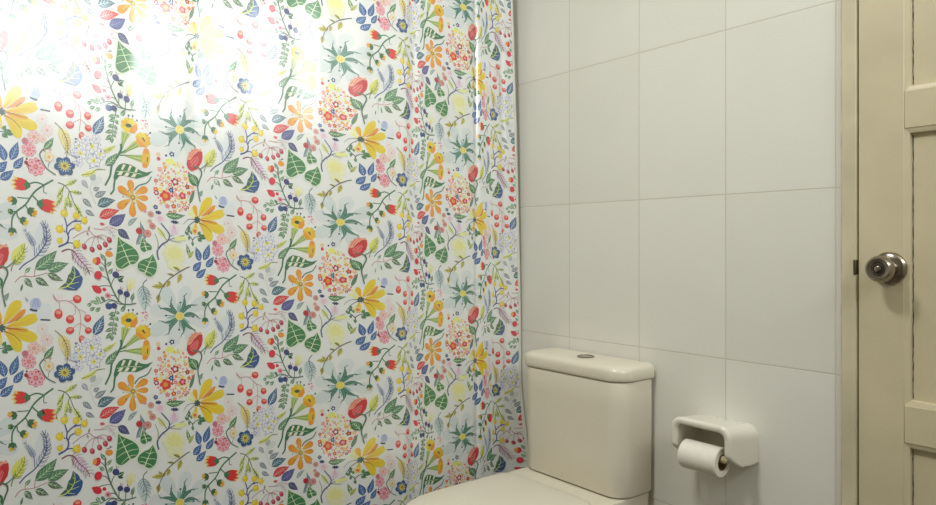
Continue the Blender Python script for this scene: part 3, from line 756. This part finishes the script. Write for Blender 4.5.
    for p0, p1, ww in (((612, 392), (722, 318), 50), ((655, 440), (770, 438), 44), ((590, 410), (532, 520), 46), ((585, 480), (520, 600), 44), ((640, 470), (600, 630), 48), ((690, 540), (772, 668), 54), ((640, 500), (660, 590), 36)):
        leaf((204, 210, 140), p0, p1, ww); sprig(FS, [p0, ((p0[0] + p1[0]) / 2 + 6, (p0[1] + p1[1]) / 2 + 2), p1], 7, 4, 4, 26, 5, None, 40)
    stroke(FS, [(540, 375), (600, 390), (650, 440), (690, 540), (745, 625)], 11, 6); stroke(FS, [(645, 440), (642, 480)], 7); stroke(FS, [(598, 392), (585, 450)], 7)
    # --- yellow berry twig
    at('I')
    SB = (66, 84, 134)
    stroke(SB, [(545, 508), (622, 460), (640, 400), (622, 350), (625, 300), (604, 225)], 18, 11)
    for q in ([(628, 302), (672, 258), (718, 225)], [(640, 372), (655, 335), (695, 308)], [(622, 462), (650, 452), (685, 452)], [(590, 345), (612, 362)], [(690, 245), (770, 230)]): stroke(SB, q, 13, 9)
    for x, y, r in ((600, 186, 37), (714, 190, 34), (790, 220, 34), (730, 295, 36), (558, 342, 40), (560, 450, 30), (718, 455, 38)):
        scallop((224, 190, 44), x, y, r, 9, .08); blob((236, 208, 90), x - r * .2, y - r * .2, r * .4); stroke((110, 90, 50), [(x + r * .5, y - r * .8), (x + r * .7, y - r * 1.2)], 6)
    # --- umbel of pink berries
    US = (176, 130, 136)
    stroke(US, [(680, 408), (745, 355), (830, 312), (880, 345), (960, 370)], 8, 7); leaf((150, 140, 120), (828, 310), (842, 262), 20); leaf((170, 140, 140), (815, 325), (830, 365), 20)
    for e in ((790, 440), (862, 452), (930, 420), (990, 385), (1022, 345)): stroke(US, [(900, 355), ((900 + e[0]) / 2, (350 + e[1]) / 2 - 18), e], 6, 5)
    for x, y in ((790, 466), (866, 482), (936, 450), (992, 416), (1030, 366)): blob((170, 62, 80), x, y, 25, 29, -20); blob((206, 120, 130), x - 6, y - 8, 9, 11)
    stroke(US, [(880, 285), (960, 282), (1010, 275)], 6)
    # --- odd little seeds between the groups
    at('A'); blob(TINTP, 560, 440, 30, 18); stroke((188, 140, 140), [(495, 440), (530, 480), (560, 495)], 7, 5)

motifs()

# stacking order: a motif printed over another lies a hair higher
LAYER = []
boxes = []
for c, pts in POLYS:
    us = [p[0] for p in pts]; vs = [p[1] for p in pts]
    bb = (min(us), max(us), min(vs), max(vs))
    l = 1
    for (q, m_) in boxes:
        if q[0] < bb[1] and q[1] > bb[0] and q[2] < bb[3] and q[3] > bb[2] and m_ >= l:
            l = m_ + 1
    boxes.append((bb, l)); LAYER.append(l)
print('motif polygons', len(POLYS), 'layers', max(LAYER))

# ---- the hanging cloth
C_S0, C_S1, C_Z0, C_Z1 = -2.30, -0.004, 0.03, 1.991
def s_of_px(p): return px_to_cloth(p, CY)[0]
FOLDS = [(s_of_px(410), .016, .0045), (s_of_px(476), .010, .0055), (s_of_px(506), .013, .003)]
SLOPE = [(C_S0 - .1, .02)] + [(s_of_px(p), k) for p, k in ((-40, .02), (70, .0), (90, -.13), (120, -.13), (140, 0), (188, .0), (192, -.06), (197, 0), (250, .06), (295, .10), (330, .085), (360, .045), (395, .0), (420, -.06), (470, -.04))] + [(.1, 0.0)]
_tab, _x, _ps = [], 0.0, None
for k in range(1200):
    s = C_S0 - .05 + k * .002
    if _ps is not None: _x += interp(s, SLOPE, 0, 1) * .002
    _tab.append(_x); _ps = s
def drape(s):
    f = (s - C_S0 + .05) / .002
    k = max(0, min(len(_tab) - 2, int(f)))
    return _tab[k] + (_tab[k + 1] - _tab[k]) * (f - k) - _tab[int((.05 - C_S0) / .002)]
def X(s, z):
    x = drape(s) + 0.0008 * math.sin(s * 2 * math.pi / .13 + .7 * z) + .0025 * math.sin(s * 3.1 + z * 1.3)
    for s0, wd, dp in FOLDS:
        x -= dp * math.exp(-((s - s0) / wd) ** 2) * (1 + .15 * math.sin(z * 2.2 + s0 * 9))
    if z < .62 and s > -.10:                          # the loose lower corner swings out towards the toilet
        k = (.62 - z) / .30
        x += .050 * min(k, 1.25) ** 1.5 * ((s + .10) / .10) ** 1.5
    return x
def Y(s, z):
    y = s
    if s > -.25:
        y -= .030 * (max(0, z - .70) / .92) ** 1.2 * ((s + .25) / .25)
    return y
def pos(s, z): return Vector((X(s, z), Y(s, z), z))
def nrm(s, z):
    e = 1e-3
    n = (pos(s + e, z) - pos(s - e, z)).cross(pos(s, z + e) - pos(s, z - e))
    n.normalize()
    return n if n.x > 0 else -n
DS = 0.0085
NS = int((C_S1 - C_S0) / DS)
DS = (C_S1 - C_S0) / NS
NZ = 20
DZ = (C_Z1 - C_Z0) / NZ
GRID = [[(pos(C_S0 + i * DS, C_Z0 + j * DZ), nrm(C_S0 + i * DS, C_Z0 + j * DZ)) for j in range(NZ + 1)] for i in range(NS + 1)]
def facet(i, j, s, z):
    a, b = (s - C_S0) / DS - i, (z - C_Z0) / DZ - j
    p00, p10, p01, p11 = GRID[i][j], GRID[i + 1][j], GRID[i][j + 1], GRID[i + 1][j + 1]
    w = ((1 - a) * (1 - b), a * (1 - b), (1 - a) * b, a * b)
    p = p00[0] * w[0] + p10[0] * w[1] + p01[0] * w[2] + p11[0] * w[3]
    n = p00[1] * w[0] + p10[1] * w[1] + p01[1] * w[2] + p11[1] * w[3]
    return p, n.normalized()
def cut(poly, ax, lo, hi):
    for lim, sg in ((lo, 1), (hi, -1)):
        out = []
        n = len(poly)
        for k in range(n):
            a, b = poly[k - 1], poly[k]
            da, db = (a[ax] - lim) * sg, (b[ax] - lim) * sg
            if da >= 0: 
                if db >= 0: out.append(b)
                else:
                    t = da / (da - db); out.append((a[0] + (b[0] - a[0]) * t, a[1] + (b[1] - a[1]) * t))
            elif db >= 0:
                t = da / (da - db); out.append((a[0] + (b[0] - a[0]) * t, a[1] + (b[1] - a[1]) * t)); out.append(b)
        poly = out
        if len(poly) < 3: return []
    return poly

verts, norms, faces, fcol = [], [], [], []
idx = {}
for i in range(NS + 1):
    for j in range(NZ + 1):
        idx[i, j] = len(verts); verts.append(GRID[i][j][0]); norms.append(GRID[i][j][1])
WH = (0.785, 0.805, 0.80)
for i in range(NS):
    for j in range(NZ):
        faces.append((idx[i, j], idx[i + 1, j], idx[i + 1, j + 1], idx[i, j + 1])); fcol.append(WH)
REFW = lin((212, 214, 207))
def ink(c):
    l = lin(c)
    return tuple(min(.9, max(.004, min(1, l[k] / REFW[k]) ** 1.16 * WH[k])) for k in range(3))
HEM = 0.012
U0, U1 = s_to_u(C_S0), s_to_u(C_S1)
for (c, pts), lay in zip(POLYS, LAYER):
    col = ink(c)
    um, vm = min(p[0] for p in pts), min(p[1] for p in pts)
    uM, vM = max(p[0] for p in pts), max(p[1] for p in pts)
    for ci in range(-6, 6):
        if uM + ci < U0 or um + ci > U1: continue
        sh = -0.5 * ci if ci % 2 == 0 else -0.5 * ci   # half drop from column to column
        for rj in range(-8, 12):
            dv = sh + rj
            q = []
            for u, v in pts:
                uu = u + ci
                q.append((u_to_s(uu), (v + dv - DRIFT * uu) * VP))
            zlo, zhi = min(p[1] for p in q), max(p[1] for p in q)
            if zhi < C_Z0 or zlo > C_Z1: continue
            if sum(q[k - 1][0] * q[k][1] - q[k][0] * q[k - 1][1] for k in range(len(q))) < 0:
                q.reverse()
            slo, shi = min(p[0] for p in q), max(p[0] for p in q)
            i0, i1 = max(0, int((slo - C_S0) / DS)), min(NS - 1, int((min(shi, C_S1 - HEM) - C_S0) / DS))
            j0, j1 = max(0, int((zlo - C_Z0) / DZ)), min(NZ - 1, int((zhi - C_Z0) / DZ))
            for i in range(i0, i1 + 1):
                a = cut(q, 0, C_S0 + i * DS, min(C_S0 + (i + 1) * DS, C_S1 - HEM))
                if not a: continue
                for j in range(j0, j1 + 1):
                    b = cut(a, 1, C_Z0 + j * DZ, C_Z0 + (j + 1) * DZ) if j1 > j0 else cut(a, 1, C_Z0, C_Z1)
                    if len(b) < 3: continue
                    f = []
                    for s, z in b:
                        p, n = facet(i, j, s, z)
                        f.append(len(verts)); verts.append(p + n * (0.00012 + 0.000022 * lay)); norms.append(n)
                    faces.append(f); fcol.append(col)
me = bpy.data.meshes.new('shower_curtain')
me.from_pydata(verts, [], faces)
ca = me.color_attributes.new('ink', 'FLOAT_COLOR', 'CORNER')
buf = []
for f, c in zip(faces, fcol):
    buf.extend((c[0], c[1], c[2], 1.0) * len(f))
ca.data.foreach_set('color', buf)
me.shade_smooth()
me.normals_split_custom_set_from_vertices(norms)
print('curtain faces', len(faces), 'verts', len(verts))
m, nt, b = new_mat('printed_vinyl_curtain')
at_ = nt.nodes.new('ShaderNodeAttribute'); at_.attribute_name = 'ink'
nt.links.new(at_.outputs['Color'], b.inputs['Base Color'])
b.inputs['Roughness'].default_value = 0.42
b.inputs['Specular IOR Level'].default_value = 0.55
b.inputs['Coat Weight'].default_value = 1.0
b.inputs['Coat Roughness'].default_value = 0.15
b.inputs['Coat IOR'].default_value = 1.9
me.materials.append(m)
curtain = bpy.data.objects.new('shower_curtain', me)
COL.objects.link(curtain)
tag(curtain, 'white shower curtain printed with colourful flowers and leaves, hanging left of the toilet', 'shower curtain')
# stitched hem along the edge by the wall
bm = bmesh.new()
rings = []
for j in range(61):
    z = C_Z0 + (C_Z1 - C_Z0) * j / 60
    ring = []
    pa, na = pos(C_S1 - HEM, z), nrm(C_S1 - HEM, z)
    pb, nb = pos(C_S1, z), nrm(C_S1, z)
    k = 1 + 1.0 * max(0, min(1, (.55 - z) / .2))
    ring = [pa + na * .0006, pa + na * .0015 * k, (pa + pb) / 2 + na * .0030 * k, pb + nb * .0018 * k, pb - nb * .001, (pa + pb) / 2 - na * .0012, pa - na * .0008]
    rings.append(ring)
loft(bm, rings)
HEMM = simple_mat('plain_vinyl_hem', (214, 213, 202), 0.4, mottling=0.03, scale=20)
tag(link('hem', bm, HEMM, curtain, angle=180), 'plain whitish hem')

# curtain rod with the rings that carry the curtain (above the picture)
bm = bmesh.new()
lathe(bm, [(.0125, 0), (.0125, -YF)], (0.0, YF, 2.035), (0, 1, 0), 20)
rod = tag(link('shower_rod', bm, CHROME), 'straight steel shower rod carrying the flowered curtain', 'shower rod')
for s in range(12):
    yy = C_S0 + .06 + s * (C_S1 - C_S0 - .1) / 11
    bm = bmesh.new()
    R, r, n1, n2 = .0285, .002, 24, 8
    loop = [[(.0 + (R + r * math.cos(2 * math.pi * b_ / n2)) * math.cos(2 * math.pi * a_ / n1) , yy + r * math.sin(2 * math.pi * b_ / n2), 2.021 + (R + r * math.cos(2 * math.pi * b_ / n2)) * math.sin(2 * math.pi * a_ / n1)) for b_ in range(n2)] for a_ in range(n1)]
    loop.append(loop[0])
    loft(bm, loop, False, False)
    bmesh.ops.remove_doubles(bm, verts=bm.verts, dist=1e-6)
    link('curtain_ring', bm, WHITEM, rod)

# ------------------------------------------------------------------ toilet
TC = 0.370
toilet = tag(empty('toilet', (TC, -.35, FLOOR)), 'white close-coupled toilet with its lid down, between the flowered curtain and the paper holder', 'toilet')
def put(name, bm, mat, parent=toilet, **k):
    o = link(name, bm, mat, None, **k)
    adopt(o, parent) if parent is toilet else setattr(o, 'parent', parent)
    return o
# cistern
def ring_at(ox0, ox1, oy0, oy1, rf, z): return [(x, y, z) for x, y in rrect(ox0, ox1, oy0, oy1, rf, .010, 9)]
L0, L1, Y0, Y1 = TC - .207, TC + .191, -.152, -.012
bm = bmesh.new()
prof = [(.004, .3480), (.001, .3495), (.0, .353), (-.001, .45), (-.002, .60), (-.002, .664), (-.0005, .6675), (.004, .669), (.010, .6693)]
loft(bm, [ring_at(L0 + i, L1 - i, Y0 + i, Y1 - max(i, 0) * .2, .052, z) for i, z in prof])
cist = put('cistern', bm, CHINA, angle=60)
bm = bmesh.new()
prof = [(.014, .6705), (-.002, .6705), (-.0045, .6715), (-.0058, .675), (-.0065, .682), (-.0065, .697), (-.003, .7055), (.004, .7105), (.014, .7130), (.05, .7145)]
loft(bm, [ring_at(L0 - .006 + i, L1 - i, Y0 + i, Y1 + .006 - max(i, 0) * .4, max(.056 - max(i, 0) * .5, .03), z) for i, z in prof])
clid = put('cistern_lid', bm, CHINA, angle=60)
bm = bmesh.new()
lathe(bm, [(.001, 0), (.0265, 0), (.0265, .0025), (.0245, .0040), (.0225, .0042), (.0222, .0030), (.001, .0034)], (TC + .004, -.085, .7140), (0, 0, 1), 36)
fb = tag(put('flush_button', bm, CHROME, clid), 'round chrome flush button')
# dark necks added in the gaps under lid and cistern, shade as colour
bm = bmesh.new()
loft(bm, [ring_at(L0 + .016, L1 - .020, Y0 + .012, Y1 - .01, .045, z) for z in (.335, .3495)])
put('gap_shade_neck', bm, DARKGAP)
bm = bmesh.new()
loft(bm, [ring_at(L0 + .010, L1 - .010, Y0 + .010, Y1 - .01, .045, z) for z in (.665, .672)])
put('gap_shade_neck', bm, DARKGAP)

# bowl: D shaped outline, lofted from the foot up to the rim, with a ledge under the cistern
def dshape(hw, yb, yf, rb=.045, n=14, front=.20):
    """outline: straight back at yb, round front at yf"""
    pts = []
    for cx, sgn in ((TC + hw - rb, 1),):
        pass
    ym = yf + front
    for i in range(n * 2 + 1):                        # round front from left to right
        a = math.pi + math.pi * i / (n * 2)
        ca, sa = math.cos(a), math.sin(a)
        e = 2 / 2.35
        pts.append((TC + hw * math.copysign(abs(ca) ** e, ca), ym + front * math.copysign(abs(sa) ** e, sa)))
    for i in range(7):
        a = math.radians(0 + 90 * i / 6)
        pts.append((TC + hw - rb + rb * math.cos(a), yb - rb + rb * math.sin(a)))
    for i in range(7):
        a = math.radians(90 + 90 * i / 6)
        pts.append((TC - hw + rb + rb * math.cos(a), yb - rb + rb * math.sin(a)))
    return pts
bm = bmesh.new()
rings = []
for z, hw, yb, yf, fr in ((FLOOR, .115, -.06, -.52, .16), (FLOOR + .02, .115, -.06, -.52, .16), (.05, .105, -.06, -.50, .15), (.14, .115, -.055, -.54, .17), (.22, .145, -.045, -.61, .19), (.28, .168, -.035, -.655, .20),
                          (.31, .176, -.03, -.668, .20), (.326, .177, -.03, -.668, .20), (.334, .172, -.035, -.662, .20), (.337, .160, -.05, -.65, .20)):
    rings.append([(x, y, z) for x, y in dshape(hw, yb, yf, .04, 14, fr)])
loft(bm, rings)
put('bowl', bm, CHINA, angle=60)
bm = bmesh.new()
prof = [(.010, .18), (.003, .24), (.0, .335), (.0, .3412), (.002, .3438), (.006, .3450), (.016, .3453)]
loft(bm, [ring_at(L0 + .006 + i, L1 - .008 - i, -.24 + i, Y1 - i, .04, z) for i, z in prof])
put('cistern_ledge', bm, CHINA, angle=60)
# seat ring and lid
bm = bmesh.new()
loft(bm, [[(x, y, z) for x, y in dshape(h, -.236, yf, .04, 14, .21)] for h, yf, z in ((.165, -.682, .3375), (.173, -.690, .340), (.173, -.690, .3445), (.168, -.684, .3460))])
put('seat', bm, SEATM, angle=60)
bm = bmesh.new()
prof = [(.006, .3465), (.0, .3485), (-.001, .3530), (.002, .3565), (.008, .3592), (.02, .3612), (.05, .3635), (.09, .3645)]
loft(bm, [[(x, y, z) for x, y in dshape(.179 - i, -.230 - max(i, 0), -.700 + i, max(.045 - i * .3, .02), 14, .215 - i * .4)] for i, z in prof])
put('seat_lid', bm, SEATM, angle=60)

# ------------------------------------------------------------------ toilet paper holder and roll
HX0, HX1 = .696, .868
holder = tag(empty('toilet_paper_holder', ((HX0 + HX1) / 2, 0, .50)), 'white ceramic toilet paper holder fixed on the tiles between toilet and door', 'paper holder')
# inverted U seen from the front, extruded from the tiles; the cheeks slope back at the bottom
def arch(x0, x1, z0, z1, r, n=7):
    pts = [(x0, z0)]
    for i in range(n + 1):
        a = math.radians(180 - 90 * i / n); pts.append((x0 + r + r * math.cos(a), z1 - r + r * math.sin(a)))
    for i in range(n + 1):
        a = math.radians(90 - 90 * i / n); pts.append((x1 - r + r * math.cos(a), z1 - r + r * math.sin(a)))
    pts.append((x1, z0))
    return pts
outer = arch(HX0, HX1, .497, .606, .030)
inner = arch(HX0 + .019, HX1 - .019, .501, .588, .016)
def lower(pts, k=9):                                  # extra points down the cheeks so that they can slope
    a, b = pts[0], pts[1]
    left = [(a[0], a[1] + (b[1] - a[1]) * i / k) for i in range(k)]
    a, b = pts[-1], pts[-2]
    right = [(a[0], b[1] + (a[1] - b[1]) * (i + 1) / k) for i in range(k)]
    return left + pts[1:-1] + right
outer, inner = lower(outer), lower(inner)
def yfront(z): return -.119 if z > .532 else -.119 + ((.532 - z) / .035) ** 1.25 * .060
def yback(z): return 0.0
bm = bmesh.new()
def U_rings(flare, grow):
    return flare, grow
of = [bm.verts.new((x, yfront(z), z)) for x, z in outer]
om = [bm.verts.new((x, min(yfront(z) + .02, -.012), z)) for x, z in outer]
def sstep(v): v = max(0, min(1, v)); return v * v * (3 - 2 * v)
ob = [bm.verts.new((x + .006 * max(-1, min(1, (x - .782) / .06)), +.0006, z - .011 * sstep((z - .53) / .07) + .008 * sstep((.535 - z) / .038))) for x, z in outer]
inf = [bm.verts.new((x, yfront(z), z)) for x, z in inner]
inb = [bm.verts.new((x, -.012, z)) for x, z in inner]
n = len(outer)
for i in range(n - 1):
    bm.faces.new((om[i], om[i + 1], of[i + 1], of[i])); bm.faces.new((ob[i], ob[i + 1], om[i + 1], om[i]))
    bm.faces.new((of[i], of[i + 1], inf[i + 1], inf[i]))
    bm.faces.new((inf[i], inf[i + 1], inb[i + 1], inb[i]))
bm.faces.new(inb)
bm.faces.new((of[0], inf[0], inb[0], om[0])) ; bm.faces.new((of[-1], om[-1], inb[-1], inf[-1]))
hood = adopt(link('hood', bm, HOLDER, None, bevel=.008, segs=4, angle=50), holder)
RX0, RX1, RY, RZ = .728, .834, -.097, .5195
bm = bmesh.new()
lathe(bm, [(.001, 0), (.006, 0), (.006, .006), (.0098, .007), (.0098, .060), (.0088, .061), (.0088, .126), (.006, .127), (.006, .1335), (.001, .1335)], (HX0 + .0195, RY, RZ), (1, 0, 0), 24)
adopt(tag(link('roller', bm, ROLLER), 'cream plastic roller'), holder)

roll = tag(empty('toilet_paper_roll', ((RX0 + RX1) / 2, RY, RZ - .047)), 'white toilet paper roll hanging in the ceramic holder', 'toilet paper')
bm = bmesh.new()
RO, RI = .0368, .0205
rings = []
for r, x in ((RI, RX0), (RO - .002, RX0), (RO, RX0 + .002), (RO, RX1 - .002), (RO - .002, RX1), (RI, RX1), (RI, RX0)):
    rings.append([(x, RY + r * math.cos(2 * math.pi * i / 48), RZ - .0082 + r * math.sin(2 * math.pi * i / 48)) for i in range(48)])
loft(bm, rings, False, False)
bmesh.ops.remove_doubles(bm, verts=bm.verts, dist=1e-6)
# loose end of the paper lying along the front
adopt(link('paper', bm, PAPER), roll)
bm = bmesh.new()
rings = []
for r, x in ((RI - .0003, RX0 - .0005), (RI - .0003, RX1 + .0005), (RI - .0018, RX1 + .0005), (RI - .0018, RX0 - .0005), (RI - .0003, RX0 - .0005)):
    rings.append([(x, RY + r * math.cos(2 * math.pi * i / 36), RZ - .0082 + r * math.sin(2 * math.pi * i / 36)) for i in range(36)])
loft(bm, rings, False, False)
bmesh.ops.remove_doubles(bm, verts=bm.verts, dist=1e-6)
adopt(tag(link('cardboard_core', bm, CARD), 'grey-brown cardboard core'), roll)
bpy.context.view_layer.update()
